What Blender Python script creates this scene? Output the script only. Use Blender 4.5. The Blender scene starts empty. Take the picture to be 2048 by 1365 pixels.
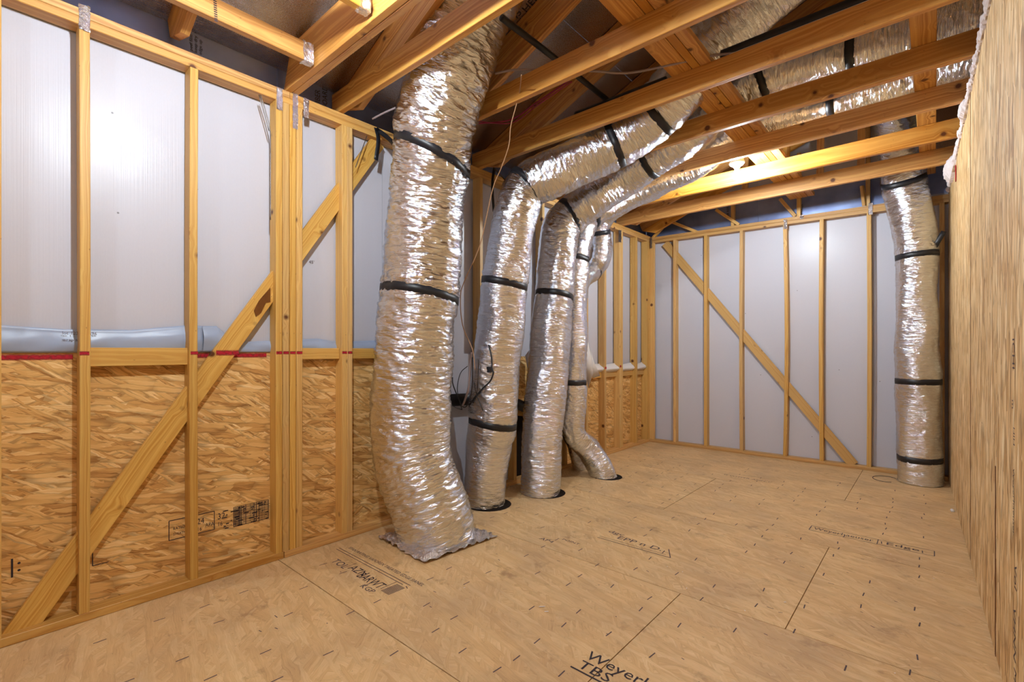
import bpy, bmesh, math, random
from mathutils import Vector, Matrix, noise
random.seed(7)
SC = bpy.context.scene
COL = SC.collection
# ------------------------------------------------------------------ camera
FPX, HOR, YAW, CAMZ = 960.0, 702.0, math.radians(41.35), 1.255
cs, sn = math.cos(YAW), math.sin(YAW)
cd = bpy.data.cameras.new('camera'); cam = bpy.data.objects.new('camera', cd); COL.objects.link(cam)
cd.sensor_width = 36.0; cd.lens = FPX / 2048 * 36.0; cd.clip_start = 0.02
cd.shift_y = (HOR - 682.5) / 2048
cam.location = (0, 0, CAMZ); cam.rotation_euler = (math.pi / 2, 0, YAW)
SC.camera = cam
# ------------------------------------------------------------------ world and exposure
w = bpy.data.worlds.new('world'); SC.world = w; w.use_nodes = True
w.node_tree.nodes['Background'].inputs[0].default_value = (0.75, 0.82, 1.0, 1)
w.node_tree.nodes['Background'].inputs[1].default_value = 0.15
SC.view_settings.view_transform = 'Standard'; SC.view_settings.look = 'None'
SC.view_settings.gamma = 1.0; SC.view_settings.use_curve_mapping = False
SC.view_settings.exposure = 0.0
BULB_POWER = 2150.0
SC.cycles.max_bounces = 8; SC.cycles.diffuse_bounces = 4; SC.cycles.glossy_bounces = 4
SC.cycles.adaptive_threshold = 0.09; SC.cycles.use_light_tree = False
LAMPS = [(-1.43, 0.64, 2.79), (-1.30, 4.46, 2.79), (-1.40, -1.35, 2.79)]  # near and far bulb, then an added fill lamp out of view
# ------------------------------------------------------------------ pixel helpers (2048 x 1365 frame to room coordinates)
def ray(px, py):
    t = (px - 1024.) / FPX
    return Vector((-sn + t * cs, cs + t * sn, (HOR - py) / FPX))
O = Vector((0, 0, CAMZ))
def onz(px, py, z=0.):
    r = ray(px, py); return O + r * ((z - CAMZ) / r.z)
def onx(px, py, x):
    r = ray(px, py); return O + r * (x / r.x)
def ony(px, py, y):
    r = ray(px, py); return O + r * (y / r.y)
# room dimensions
XL, YB, YR = -2.95, 6.23, -2.0      # stud faces of the left and back wall, rear end of the room
XS, YS = XL - 0.089, YB + 0.089     # sheathing faces
ZP = 2.757                          # underside of the left top plates
ZJ = 2.835                          # underside of the joists
def xr(y): return 0.109 + (6.04 - y) * 0.0246
def zroof(x): return 3.0 + 0.41 * (x - XS)
# ------------------------------------------------------------------ object helpers
def link(o, parent=None, **kw):
    COL.objects.link(o)
    if parent is not None: o.parent = parent
    for k, v in kw.items(): o[k] = v
    return o
def empty(name, loc=(0, 0, 0), **kw):
    o = bpy.data.objects.new(name, None); o.location = loc; o.empty_display_size = 0.1
    return link(o, **kw)
def mesh_obj(name, verts, faces, mat, parent=None, smooth=False, uvs=None, **kw):
    me = bpy.data.meshes.new(name)
    me.from_pydata([tuple(v) for v in verts], [], faces)
    if mat: me.materials.append(mat)
    if smooth: me.polygons.foreach_set('use_smooth', [True] * len(me.polygons))
    if uvs is not None:
        ul = me.uv_layers.new(name='uv')
        li = [0.0] * (2 * len(me.loops))
        for i, l in enumerate(me.loops):
            u = uvs[l.vertex_index]; li[2 * i] = u[0]; li[2 * i + 1] = u[1]
        ul.data.foreach_set('uv', li)
    me.update()
    o = bpy.data.objects.new(name, me)
    link(o, None, **kw)
    if parent is not None:
        o.parent = parent; o.matrix_parent_inverse = Matrix.Translation(parent.location).inverted()
    return o
def board(name, p0, p1, wide, w_, t_, mat, parent=None, segs=3, bow=0.0, ch=0.0025, **kw):
    """sawn board from p0 to p1 (centre line); w_ along 'wide', t_ across; chamfered edges, slight bow"""
    p0 = Vector(p0); p1 = Vector(p1); ax = (p1 - p0); L = ax.length; ax.normalize()
    wd = Vector(wide); wd = (wd - ax * wd.dot(ax)).normalized(); td = ax.cross(wd)
    a, b = w_ / 2, t_ / 2
    sec = [(-a + ch, -b), (a - ch, -b), (a, -b + ch), (a, b - ch), (a - ch, b), (-a + ch, b), (-a, b - ch), (-a, -b + ch)]
    vs, fs = [], []
    for i in range(segs + 1):
        f = i / segs; off = bow * math.sin(math.pi * f)
        for (u, v) in sec: vs.append((f * L, u, v + off))
    for i in range(segs):
        for k in range(8):
            k2 = (k + 1) % 8
            fs.append((i * 8 + k, (i + 1) * 8 + k, (i + 1) * 8 + k2, i * 8 + k2))
    fs.append(tuple(range(7, -1, -1))); fs.append(tuple(range(segs * 8, segs * 8 + 8)))
    fs = [tuple(reversed(f)) for f in fs]
    o = mesh_obj(name, vs, fs, mat, None, **kw)
    m = Matrix((ax, wd, td)).transposed().to_4x4(); m.translation = p0
    if parent is not None: o.parent = parent; m = Matrix.Translation(parent.location).inverted() @ m
    o.matrix_local = m
    return o
def boxm(name, lo, hi, mat, parent=None, **kw):
    x0, y0, z0 = lo; x1, y1, z1 = hi
    vs = [(x0, y0, z0), (x1, y0, z0), (x1, y1, z0), (x0, y1, z0), (x0, y0, z1), (x1, y0, z1), (x1, y1, z1), (x0, y1, z1)]
    fs = [(0, 3, 2, 1), (4, 5, 6, 7), (0, 1, 5, 4), (1, 2, 6, 5), (2, 3, 7, 6), (3, 0, 4, 7)]
    return mesh_obj(name, vs, fs, mat, parent, **kw)
def quadbox(name, c4, n, t, mat, parent=None, uvo=(0, 0), **kw):
    """flat sheet on four corners (a,b,c,d; u along a-b, v along a-d), thickness t away from n, uv in metres"""
    a, b, c, d = [Vector(v) for v in c4]; n = Vector(n).normalized()
    lu = (b - a).length; lv = (d - a).length
    U = [(0, 0), (lu, 0), (lu, lv), (0, lv)]
    uv = [(u[0] + uvo[0], u[1] + uvo[1]) for u in U] * 2
    vs = [a, b, c, d] + [v - n * t for v in (a, b, c, d)]
    if (b - a).cross(d - a).dot(n) > 0: fs = [(0, 1, 2, 3), (7, 6, 5, 4), (0, 4, 5, 1), (1, 5, 6, 2), (2, 6, 7, 3), (3, 7, 4, 0)]
    else: fs = [(3, 2, 1, 0), (4, 5, 6, 7), (1, 5, 4, 0), (2, 6, 5, 1), (3, 7, 6, 2), (0, 4, 7, 3)]
    return mesh_obj(name, vs, fs, mat, parent, uvs=uv, **kw)
def catmull(P, n):
    out = []
    Q = [P[0] * 2 - P[1]] + P + [P[-1] * 2 - P[-2]]
    for i in range(1, len(Q) - 2):
        a, b, c, d = Q[i - 1], Q[i], Q[i + 1], Q[i + 2]
        for k in range(n):
            t = k / n
            out.append(0.5 * ((2 * b) + (c - a) * t + (2 * a - 5 * b + 4 * c - d) * t * t + (3 * b - a - 3 * c + d) * t ** 3))
    out.append(P[-1]); return out
def resample(pts, step):
    L = [0]
    for i in range(1, len(pts)): L.append(L[-1] + (pts[i] - pts[i - 1]).length)
    n = max(2, int(L[-1] / step)); out = []; j = 0
    for i in range(n + 1):
        s = L[-1] * i / n
        while j < len(L) - 2 and L[j + 1] < s: j += 1
        f = (s - L[j]) / max(1e-9, L[j + 1] - L[j]); out.append(pts[j].lerp(pts[j + 1], min(1, max(0, f))))
    return out, L[-1]
def frames(pts):
    T = [(pts[min(i + 1, len(pts) - 1)] - pts[max(i - 1, 0)]).normalized() for i in range(len(pts))]
    N = Vector((1, 0, 0)); N = (N - T[0] * N.dot(T[0]))
    if N.length < 0.1: N = Vector((0, 1, 0)) - T[0] * T[0].y
    N.normalize(); fr = []
    for t in T:
        N = (N - t * N.dot(t)).normalized(); fr.append((t, N.copy(), t.cross(N)))
    return fr
def tube(name, pts, r, mat, parent=None, nu=8, step=0.03, flat=None, smooth=True, **kw):
    P = [Vector(p) for p in pts]
    Q, L = resample(catmull(P, 12), step) if len(P) > 2 else resample(P, step)
    fr = frames(Q); vs, fs = [], []
    for i, (t, n, b) in enumerate(fr):
        for k in range(nu):
            a = 2 * math.pi * k / nu
            if flat: vs.append(Q[i] + n * math.cos(a) * flat[0] + b * math.sin(a) * flat[1])
            else: vs.append(Q[i] + (n * math.cos(a) + b * math.sin(a)) * r)
    for i in range(len(Q) - 1):
        for k in range(nu):
            k2 = (k + 1) % nu; fs.append((i * nu + k, i * nu + k2, (i + 1) * nu + k2, (i + 1) * nu + k))
    fs.append(tuple(range(nu - 1, -1, -1))); fs.append(tuple(range((len(Q) - 1) * nu, len(Q) * nu)))
    return mesh_obj(name, vs, fs, mat, parent, smooth, **kw)
# ------------------------------------------------------------------ materials
class NT:
    def __init__(s, name):
        s.m = bpy.data.materials.new(name); s.m.use_nodes = True; s.t = s.m.node_tree; s.N = s.t.nodes; s.L = s.t.links
        s.b = s.N['Principled BSDF']
    def n(s, typ, **kw):
        nd = s.N.new(typ)
        for k, v in kw.items(): setattr(nd, k, v)
        return nd
    def put(s, sock, v):
        if isinstance(v, bpy.types.NodeSocket): s.L.new(v, sock)
        elif v is not None:
            if isinstance(v, tuple) and len(v) == 3 and sock.type == 'RGBA': v = (*v, 1)
            sock.default_value = v
    def math(s, op, a, b=None, c=None, clamp=False):
        nd = s.n('ShaderNodeMath', operation=op, use_clamp=clamp)
        s.put(nd.inputs[0], a); s.put(nd.inputs[1], b)
        if c is not None: s.put(nd.inputs[2], c)
        return nd.outputs[0]
    def vmath(s, op, a, b=None):
        nd = s.n('ShaderNodeVectorMath', operation=op); s.put(nd.inputs[0], a); s.put(nd.inputs[1], b)
        return nd.outputs[0]
    def comb(s, x, y, z):
        nd = s.n('ShaderNodeCombineXYZ'); s.put(nd.inputs[0], x); s.put(nd.inputs[1], y); s.put(nd.inputs[2], z); return nd.outputs[0]
    def sep(s, v):
        nd = s.n('ShaderNodeSeparateXYZ'); s.put(nd.inputs[0], v); return nd.outputs
    def noise(s, v, scale, detail=2, rough=0.5, dim='3D', dist=0.0):
        nd = s.n('ShaderNodeTexNoise', noise_dimensions=dim)
        if dim == '1D': s.put(nd.inputs['W'], v)
        else: s.put(nd.inputs['Vector'], v)
        s.put(nd.inputs['Scale'], scale); nd.inputs['Detail'].default_value = detail; nd.inputs['Roughness'].default_value = rough
        nd.inputs['Distortion'].default_value = dist
        return nd.outputs[0]
    def ramp(s, f, stops, interp='LINEAR'):
        nd = s.n('ShaderNodeValToRGB'); s.put(nd.inputs[0], f); cr = nd.color_ramp; cr.interpolation = interp
        while len(cr.elements) < len(stops): cr.elements.new(0.5)
        for e, (p, c) in zip(cr.elements, stops):
            e.position = p; e.color = (*c, 1) if isinstance(c, tuple) else (c, c, c, 1)
        return nd.outputs[0]
    def mix(s, f, a, b, mode='MIX'):
        nd = s.n('ShaderNodeMix', data_type='RGBA', blend_type=mode)
        s.put(nd.inputs['Factor'], f); s.put(nd.inputs['A'], a); s.put(nd.inputs['B'], b)
        return [o for o in nd.outputs if o.type == 'RGBA'][0]
    def mr(s, v, a, b, c=0., d=1.):
        nd = s.n('ShaderNodeMapRange'); s.put(nd.inputs[0], v)
        for i, q in enumerate((a, b, c, d)): nd.inputs[i + 1].default_value = q
        return nd.outputs[0]
    def bump(s, h, strength=0.3, dist=0.01, normal=None):
        nd = s.n('ShaderNodeBump'); s.put(nd.inputs['Height'], h); nd.inputs['Strength'].default_value = strength
        nd.inputs['Distance'].default_value = dist
        if normal is not None: s.put(nd.inputs['Normal'], normal)
        return nd.outputs[0]
    def set(s, **kw):
        for k, v in kw.items(): s.put(s.b.inputs[k.replace('_', ' ')], v)
        return s.m
def srgb(r, g, b):
    f = lambda c: (c / 255 / 12.92) if c / 255 <= 0.04045 else ((c / 255 + 0.055) / 1.055) ** 2.4
    return (f(r), f(g), f(b))
def wood_mat(name, light, dark, knot=(92, 48, 22), ring=95., var=0.10, rough=0.5, kn=1.0):
    k = NT(name)
    tc = k.n('ShaderNodeTexCoord'); oi = k.n('ShaderNodeObjectInfo')
    rnd = oi.outputs['Random']
    off = k.comb(k.math('MULTIPLY', rnd, 37.1), k.math('MULTIPLY', rnd, 91.7), k.math('MULTIPLY', rnd, 13.3))
    P = k.vmath('ADD', tc.outputs['Object'], off)
    # knots: sparse round spots with grain bending round them
    vo = k.n('ShaderNodeTexVoronoi'); k.put(vo.inputs['Vector'], P); vo.inputs['Scale'].default_value = 5.2
    kd = vo.outputs['Distance']
    kz = k.math('ADD', kd, k.math('MULTIPLY', k.math('SUBTRACT', k.noise(P, 40, 2), 0.5), 0.03))
    px, py, pz = k.sep(tc.outputs['Object'])
    st = k.comb(k.math('MULTIPLY', px, 0.7), k.math('MULTIPLY', py, 5.0), k.math('MULTIPLY', pz, 5.0))
    st = k.vmath('ADD', st, off)
    warp = k.math('MULTIPLY', k.math('SUBTRACT', k.noise(st, 1.6, 3, 0.55), 0.5), 0.06)
    oy = k.math('SUBTRACT', k.math('MULTIPLY', k.math('FRACT', k.math('MULTIPLY', rnd, 17.3)), 0.16), 0.08)
    oz = k.math('ADD', k.math('MULTIPLY', k.math('FRACT', k.math('MULTIPLY', rnd, 53.9)), 0.06), 0.015)
    yy = k.math('ADD', py, oy); zz = k.math('ADD', pz, oz)
    r = k.math('SQRT', k.math('ADD', k.math('MULTIPLY', yy, yy), k.math('MULTIPLY', zz, zz)))
    kb = k.math('MULTIPLY', k.mr(kd, 0.0, 0.30, 1.0, 0.0), 0.02)
    r = k.math('ADD', k.math('ADD', r, warp), kb)
    rings = k.noise(k.math('MULTIPLY', r, ring), 1.0, 2, 0.6, '1D')
    late = k.ramp(rings, [(0.34, 0.0), (0.50, 0.45), (0.64, 1.0)])
    fine = k.noise(k.comb(k.math('MULTIPLY', px, 6.), k.math('MULTIPLY', py, 260.), k.math('MULTIPLY', pz, 260.)), 1.0, 2)
    c = k.mix(late, light, dark)
    c = k.mix(k.mr(fine, 0.3, 0.8, 0.0, 0.22), c, dark)
    tone = k.noise(st, 0.9, 2)
    c = k.mix(k.mr(tone, 0.4, 0.7, 0.0, 0.35), c, tuple(q * 0.82 for q in dark))
    km = k.ramp(kz, [(0.075, 1.0), (0.10, 0.45), (0.14, 0.0)])
    c = k.mix(k.math('MULTIPLY', km, kn), c, srgb(*knot))
    # thumb marks, pitch specks
    sp = k.n('ShaderNodeTexVoronoi'); k.put(sp.inputs['Vector'], k.comb(k.math('MULTIPLY', px, 6.), k.math('MULTIPLY', py, 14.), k.math('MULTIPLY', pz, 14.)))
    sp.inputs['Scale'].default_value = 2.2
    c = k.mix(k.mr(sp.outputs['Distance'], 0.03, 0.075, 0.6, 0.0), c, srgb(70, 45, 30))
    hs = k.n('ShaderNodeHueSaturation'); k.put(hs.inputs['Color'], c)
    k.put(hs.inputs['Value'], k.math('ADD', 1 - var, k.math('MULTIPLY', rnd, 2 * var)))
    k.put(hs.inputs['Saturation'], k.math('ADD', 0.94, k.math('MULTIPLY', k.math('FRACT', k.math('MULTIPLY', rnd, 7.7)), 0.14)))
    return k.set(Base_Color=hs.outputs[0], Roughness=rough, Normal=k.bump(k.math('ADD', late, fine), 0.12, 0.002))
def osb_mat(name, cols, ang=0.0, spread=0.5, L=0.10, W=0.012, layers=5, contrast=1.0, edge=0.6, dust=0.0, rough=0.7, spec=0.3, grain=0.9):
    k = NT(name)
    uvn = k.n('ShaderNodeUVMap'); uv = uvn.outputs[0]
    base = None
    n1 = k.n('ShaderNodeTexNoise'); k.put(n1.inputs['Vector'], uv); n1.inputs['Scale'].default_value = 11.; n1.inputs['Detail'].default_value = 4
    wv = k.vmath('SCALE', k.vmath('SUBTRACT', n1.outputs['Color'], (0.5, 0.5, 0.5)))
    k.N[-1] if False else None
    wv.node.inputs['Scale'].default_value = 0.032
    uvw = k.vmath('ADD', uv, wv)
    rs = random.Random(hash(name) % 1000 if False else len(name))
    col = None; hgt = None
    for i in range(layers):
        a = ang + spread * (2 * ((i * 0.618 + 0.13) % 1) - 1)
        mp = k.n('ShaderNodeMapping'); k.put(mp.inputs['Vector'], uvw)
        mp.inputs['Rotation'].default_value = (0, 0, a); mp.inputs['Location'].default_value = (i * 3.7, i * 1.3, 0)
        sf = 1.0 + 0.35 * ((i * 0.37) % 1)
        sc = k.vmath('MULTIPLY', mp.outputs[0], (1 / (L * sf), 1 / (W * sf * (0.8 + 0.5 * (i % 3))), 1))
        v = k.n('ShaderNodeTexVoronoi', voronoi_dimensions='2D'); k.put(v.inputs['Vector'], sc); v.inputs['Scale'].default_value = 1.0
        rr, gg, bb = k.sep(v.outputs['Color'])
        gr = k.noise(k.vmath('MULTIPLY', mp.outputs[0], (7, 230, 1)), 1.0, 3, 0.65, '2D')
        shade = k.math('ADD', k.math('MULTIPLY', rr, contrast), k.math('MULTIPLY', k.math('SUBTRACT', gr, 0.5), grain))
        if contrast < 1: shade = k.math('ADD', shade, (1 - contrast) * 0.55)
        ci = k.ramp(shade, [(0.02, cols[0]), (0.22, cols[1]), (0.5, cols[2]), (0.78, cols[3]), (0.98, cols[4])])
        ed = k.mr(v.outputs['Distance'], 0.42, 0.72, 0.0, edge)
        ci = k.mix(ed, ci, tuple(q * 0.55 for q in cols[0]))
        h = k.math('ADD', k.math('ADD', k.math('MULTIPLY', gg, 1.0), k.math('MULTIPLY', ed, -0.8)), k.math('MULTIPLY', gr, 0.5))
        if col is None: col, hgt = ci, h
        else:
            mk = k.math('GREATER_THAN', gg, 0.52)
            col = k.mix(mk, col, ci)
            hm = k.n('ShaderNodeMix', data_type='FLOAT'); k.put(hm.inputs['Factor'], mk); k.put(hm.inputs['A'], hgt); k.put(hm.inputs['B'], h)
            hgt = hm.outputs[0]
    big = k.noise(uv, 1.7, 3, 0.5)
    col = k.mix(k.mr(big, 0.35, 0.75, 0.0, 0.12), col, tuple(q * 0.8 for q in cols[1]))
    if dust > 0:
        dn = k.noise(uv, 2.3, 5, 0.6)
        col = k.mix(k.mr(dn, 0.42, 0.70, 0.0, dust), col, srgb(150, 122, 100))
        col = k.mix(k.mr(k.noise(uv, 5.0, 5, 0.65), 0.60, 0.74, 0.0, 0.55), col, srgb(122, 82, 56))
        col = k.mix(k.mr(k.noise(uv, 55.0, 3, 0.7), 0.66, 0.76, 0.0, 0.7), col, srgb(92, 62, 44))
    return k.set(Base_Color=col, Roughness=rough, Specular_IOR_Level=spec, Normal=k.bump(hgt, 0.35, 0.0012))
def foil_mat(name, base=(0.86, 0.84, 0.86), rough=0.2, fine=0.35, wr=0.6, wu=7., wv=70., patina=0.0):
    k = NT(name)
    uv = k.n('ShaderNodeUVMap').outputs[0]
    u, v, _ = k.sep(uv)
    st = k.comb(k.math('MULTIPLY', u, wu), k.math('MULTIPLY', v, wv), 0.0)
    a = k.noise(st, 1.0, 3, 0.6, '2D', 0.6)
    a = k.ramp(a, [(0.30, 0.0), (0.5, 0.75), (0.62, 0.8), (0.8, 0.2)])
    b = k.n('ShaderNodeTexVoronoi', voronoi_dimensions='2D'); k.put(b.inputs['Vector'], uv); b.inputs['Scale'].default_value = 130.
    c = k.noise(uv, 260., 3, 0.7, '2D')
    n1 = k.bump(a, wr, 0.006)
    n2 = k.bump(k.math('ADD', b.outputs['Distance'], c), fine, 0.0022, n1)
    bc = k.mix(k.mr(k.noise(uv, 5., 4, 0.6, '2D'), 0.45, 0.75, 0, 0.25 + patina), base, tuple(q * 0.72 for q in base))
    return k.set(Base_Color=bc, Metallic=1.0, Roughness=k.mr(c, 0.3, 0.8, rough, rough + 0.16), Normal=n2)
def flat_mat(name, c, rough=0.5, spec=0.4, metal=0.0, nz=0.0, **kw):
    k = NT(name)
    col = c
    if nz: 
        tc = k.n('ShaderNodeTexCoord')
        col = k.mix(k.mr(k.noise(tc.outputs['Object'], 30., 4, 0.6), 0.3, 0.75, 0, nz), c, tuple(q * 0.55 for q in c))
    return k.set(Base_Color=col, Roughness=rough, Specular_IOR_Level=spec, Metallic=metal, **kw)
def sheet_mat(name, c):
    """white laminated sheathing: glossy, faint upright fluting, scuffs"""
    k = NT(name); uv = k.n('ShaderNodeUVMap').outputs[0]
    u, v, _ = k.sep(uv)
    fl = k.noise(k.comb(k.math('MULTIPLY', u, 170.), k.math('MULTIPLY', v, 0.8), 0), 1.0, 2, 0.6, '2D')
    wb = k.noise(uv, 2.2, 2, 0.5, '2D')
    gr = k.noise(k.comb(k.math('MULTIPLY', u, 240.), k.math('MULTIPLY', v, 60.), 0), 1.0, 1, 0.5, '2D')
    col = k.mix(k.mr(gr, 0.3, 0.8, 0, 0.10), c, tuple(q * 0.8 for q in c))
    vo = k.n('ShaderNodeTexVoronoi', voronoi_dimensions='2D'); k.put(vo.inputs['Vector'], uv); vo.inputs['Scale'].default_value = 1.2
    col = k.mix(k.mr(vo.outputs['Distance'], 0.004, 0.007, 0.8, 0.0), col, (0.12, 0.12, 0.13))
    n1 = k.bump(fl, 0.22, 0.002); n2 = k.bump(wb, 0.25, 0.02, n1)
    return k.set(Base_Color=col, Roughness=0.30, Specular_IOR_Level=0.22, Normal=n2)
WOOD = wood_mat('pine_stud', srgb(224, 184, 112), srgb(200, 150, 82))
WOODJ = wood_mat('pine_joist', srgb(220, 168, 96), srgb(180, 120, 58), ring=70., kn=1.0)
WOODP = wood_mat('pine_plate', srgb(220, 176, 108), srgb(188, 134, 72), ring=80.)
OSBW = osb_mat('osb_wall', [srgb(146, 98, 50), srgb(208, 156, 90), srgb(226, 180, 112), srgb(236, 194, 128), srgb(250, 220, 164)], 0.04, 0.62, 0.11, 0.015, 5, 0.74, 0.45, grain=0.9)
OSBF = osb_mat('osb_floor', [srgb(168, 128, 86), srgb(208, 168, 118), srgb(220, 182, 130), srgb(228, 194, 144), srgb(238, 208, 162)], 0.0, 0.9, 0.15, 0.017, 5, 0.44, 0.10, dust=0.4, rough=0.55, grain=0.9)
OSBR = osb_mat('osb_partition', [srgb(150, 106, 60), srgb(206, 164, 108), srgb(222, 184, 130), srgb(234, 202, 150), srgb(250, 228, 186)], 0.0, 0.13, 0.13, 0.020, 5, 0.85, 0.5, grain=0.6)
FOIL = foil_mat('foil_duct', base=(0.80, 0.85, 0.95), rough=0.07, wr=0.6, fine=0.30, wu=8., wv=70.)
FOILB = foil_mat('foil_duct_large', base=(0.80, 0.85, 0.95), rough=0.07, wr=0.8, fine=0.28, wu=6., wv=42.)
FOILT = foil_mat('foil_tape', rough=0.10, fine=1.0, wr=1.0, wu=45., wv=45.)
DECK = foil_mat('foil_roof_deck', base=(0.56, 0.55, 0.62), rough=0.2, fine=0.2, wr=0.25, wu=60., wv=9.)
kg = NT('foil_gable'); uvg = kg.n('ShaderNodeUVMap').outputs[0]
GABLE = kg.set(Base_Color=kg.mix(kg.mr(kg.noise(uvg, 3., 3), .35, .7), srgb(150, 168, 214), srgb(112, 128, 178)), Metallic=.5, Roughness=.3, Normal=kg.bump(kg.noise(uvg, 18., 3), .25, .004))
SHEET = sheet_mat('white_sheathing', srgb(198, 198, 210))
FLAP = flat_mat('grey_blue_wrap', srgb(158, 172, 200), 0.35, 0.5)
PAPER = flat_mat('white_paper', srgb(222, 216, 214), 0.6)
BLACK = flat_mat('black_tape', srgb(26, 27, 34), 0.42, 0.5)
INK = flat_mat('printed_ink', srgb(60, 52, 58), 0.8, 0.2)
INKF = flat_mat('faded_ink', srgb(92, 78, 80), 0.8, 0.2)
RED = flat_mat('red_chalk', srgb(172, 30, 42), 0.8, 0.2)
PINK = flat_mat('magenta_cable', srgb(150, 40, 80), 0.5)
TAN = flat_mat('tan_wire', srgb(170, 130, 96), 0.5)
GREYC = flat_mat('grey_cable', srgb(150, 134, 136), 0.5)
STEEL = flat_mat('steel', srgb(120, 112, 108), 0.35, 0.5, 0.8)
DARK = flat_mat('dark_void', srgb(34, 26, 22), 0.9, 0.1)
FLUFF = flat_mat('white_insulation', srgb(226, 214, 214), 0.95, 0.1, nz=0.3)
CERAM = flat_mat('white_ceramic', srgb(235, 232, 228), 0.25)
ORNG = flat_mat('splintered_wood', srgb(120, 74, 36), 0.9, 0.1, nz=0.5)
def glow(name, f):
    k = NT(name); return k.set(Base_Color=(1, 1, 1), Emission_Color=(0.86, 0.95, 1.0), Emission_Strength=BULB_POWER * f)
GLOWS = [glow('lit_bulb_near', 1.0), glow('lit_bulb_far', 0.92), glow('added_fill_bulb', 0.26)]  # last one is the weak added fill
# ------------------------------------------------------------------ lamps
def make_lamp(p, label, z_mount, gm):
    r = empty('ceiling_lamp', (p[0], p[1], z_mount), label=label, category='lamp', group='bare bulbs under the attic boards')
    def lathe(name, prof, mat, nu=24):
        vs, fs = [], []
        for (rr, z) in prof:
            for k in range(nu): vs.append((p[0] + rr * math.cos(2 * math.pi * k / nu), p[1] + rr * math.sin(2 * math.pi * k / nu), z))
        for i in range(len(prof) - 1):
            for k in range(nu):
                k2 = (k + 1) % nu; fs.append((i * nu + k, (i + 1) * nu + k, (i + 1) * nu + k2, i * nu + k2))
        return mesh_obj(name, vs, fs, mat, r, True)
    zt = z_mount
    lathe('lamp_holder', [(0.001, zt), (0.062, zt), (0.064, zt - 0.012), (0.05, zt - 0.028), (0.03, zt - 0.034), (0.026, zt - 0.05), (0.001, zt - 0.05)], CERAM)
    boxm('junction_box', (p[0] - .045, p[1] - .045, zt), (p[0] + .045, p[1] + .045, 2.975), STEEL, r)
    zb = zt - 0.045
    lathe('bulb', [(0.013, zb), (0.015, zb - 0.02), (0.024, zb - 0.045), (0.031, zb - 0.065), (0.032, zb - 0.08), (0.026, zb - 0.098), (0.012, zb - 0.108), (0.001, zb - 0.11)], gm, 12)
make_lamp(LAMPS[0], 'bare bulb above the near end of the room, just over the frame', 2.90, GLOWS[0])
make_lamp(LAMPS[1], 'glowing bare bulb in a white lamp holder between the far joists', 2.91, GLOWS[1])
make_lamp(LAMPS[2], 'added fill bulb, unseen behind the camera at the rear of the room', 2.90, GLOWS[2])  # unseen lamp added as fill light for the room
# ------------------------------------------------------------------ floor
floor = boxm('floor', (XL - 0.2, YR - 0.1, -0.12), (0.75, YB + 0.2, -0.019), DARK, kind='structure')
rows = [(-2.44, -1.22, [-1.9, 0.5]), (-1.22, 0.002, [-1.3]), (0.002, 1.235, [0.35]), (1.235, 2.437, [-0.985]), (2.437, 3.64, [-2.93, -0.505]), (3.64, 4.86, [-1.61]), (4.86, 6.35, [-0.565])]
g = 0.0022
for i, (y0, y1, xs) in enumerate(rows):
    ed = [XL - 0.1] + [x for x in xs if XL < x < 0.6] + [0.72]
    for a, b in zip(ed[:-1], ed[1:]):
        quadbox('floor_panel', [(a + g, y0 + g, 0), (b - g, y0 + g, 0), (b - g, y1 - g, 0), (a + g, y1 - g, 0)], (0, 0, 1), 0.018, OSBF, floor, uvo=(i * 3.1 + a, i * 1.7))
# printed nail guide dashes on the floor sheets
vs, fs = [], []
def dash(x, y, a, l, wd, z=0.0006):
    dx, dy = math.cos(a) * l / 2, math.sin(a) * l / 2; ex, ey = -math.sin(a) * wd / 2, math.cos(a) * wd / 2
    n = len(vs); vs.extend([(x - dx - ex, y - dy - ey, z), (x + dx - ex, y + dy - ey, z), (x + dx + ex, y + dy + ey, z), (x - dx + ex, y - dy + ey, z)]); fs.append((n, n + 1, n + 2, n + 3))
rd = random.Random(3)
x = -2.7
while x < 0.0:
    y = 0.35 + rd.random() * 0.1
    while y < 5.6:
        if rd.random() < 0.55: dash(x + rd.uniform(-.012, .012), y + rd.uniform(-.03, .03), math.pi / 2 + rd.uniform(-.12, .12), 0.045, 0.0055)
        y += 0.152 if y > 1.2 else 0.2
    x += 0.203
for i in range(90): dash(rd.uniform(-2.8, 0), rd.uniform(0.4, 6.0), rd.uniform(-0.5, 0.5), rd.uniform(0.008, 0.03), 0.004)
mesh_obj('nail_mark', vs, fs, INKF, floor, kind='stuff', label='dark printed nail guide dashes across the floor sheets')
vs, fs = [], []
for i in range(40): dash(rd.uniform(-2.8, 0), rd.uniform(0.4, 5.0), rd.uniform(0, 3), rd.uniform(0.005, 0.012), 0.004, 0.003)
for q in [(1084, 1215, .03), (1093, 1225, .02), (1570, 1206, .012)]:
    p = onz(q[0], q[1]); dash(p.x, p.y, 0.8, q[2], 0.006, 0.003)
mesh_obj('white_crumb', vs, fs, PAPER, floor, kind='stuff', label='tiny white crumbs on the floor')
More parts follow.
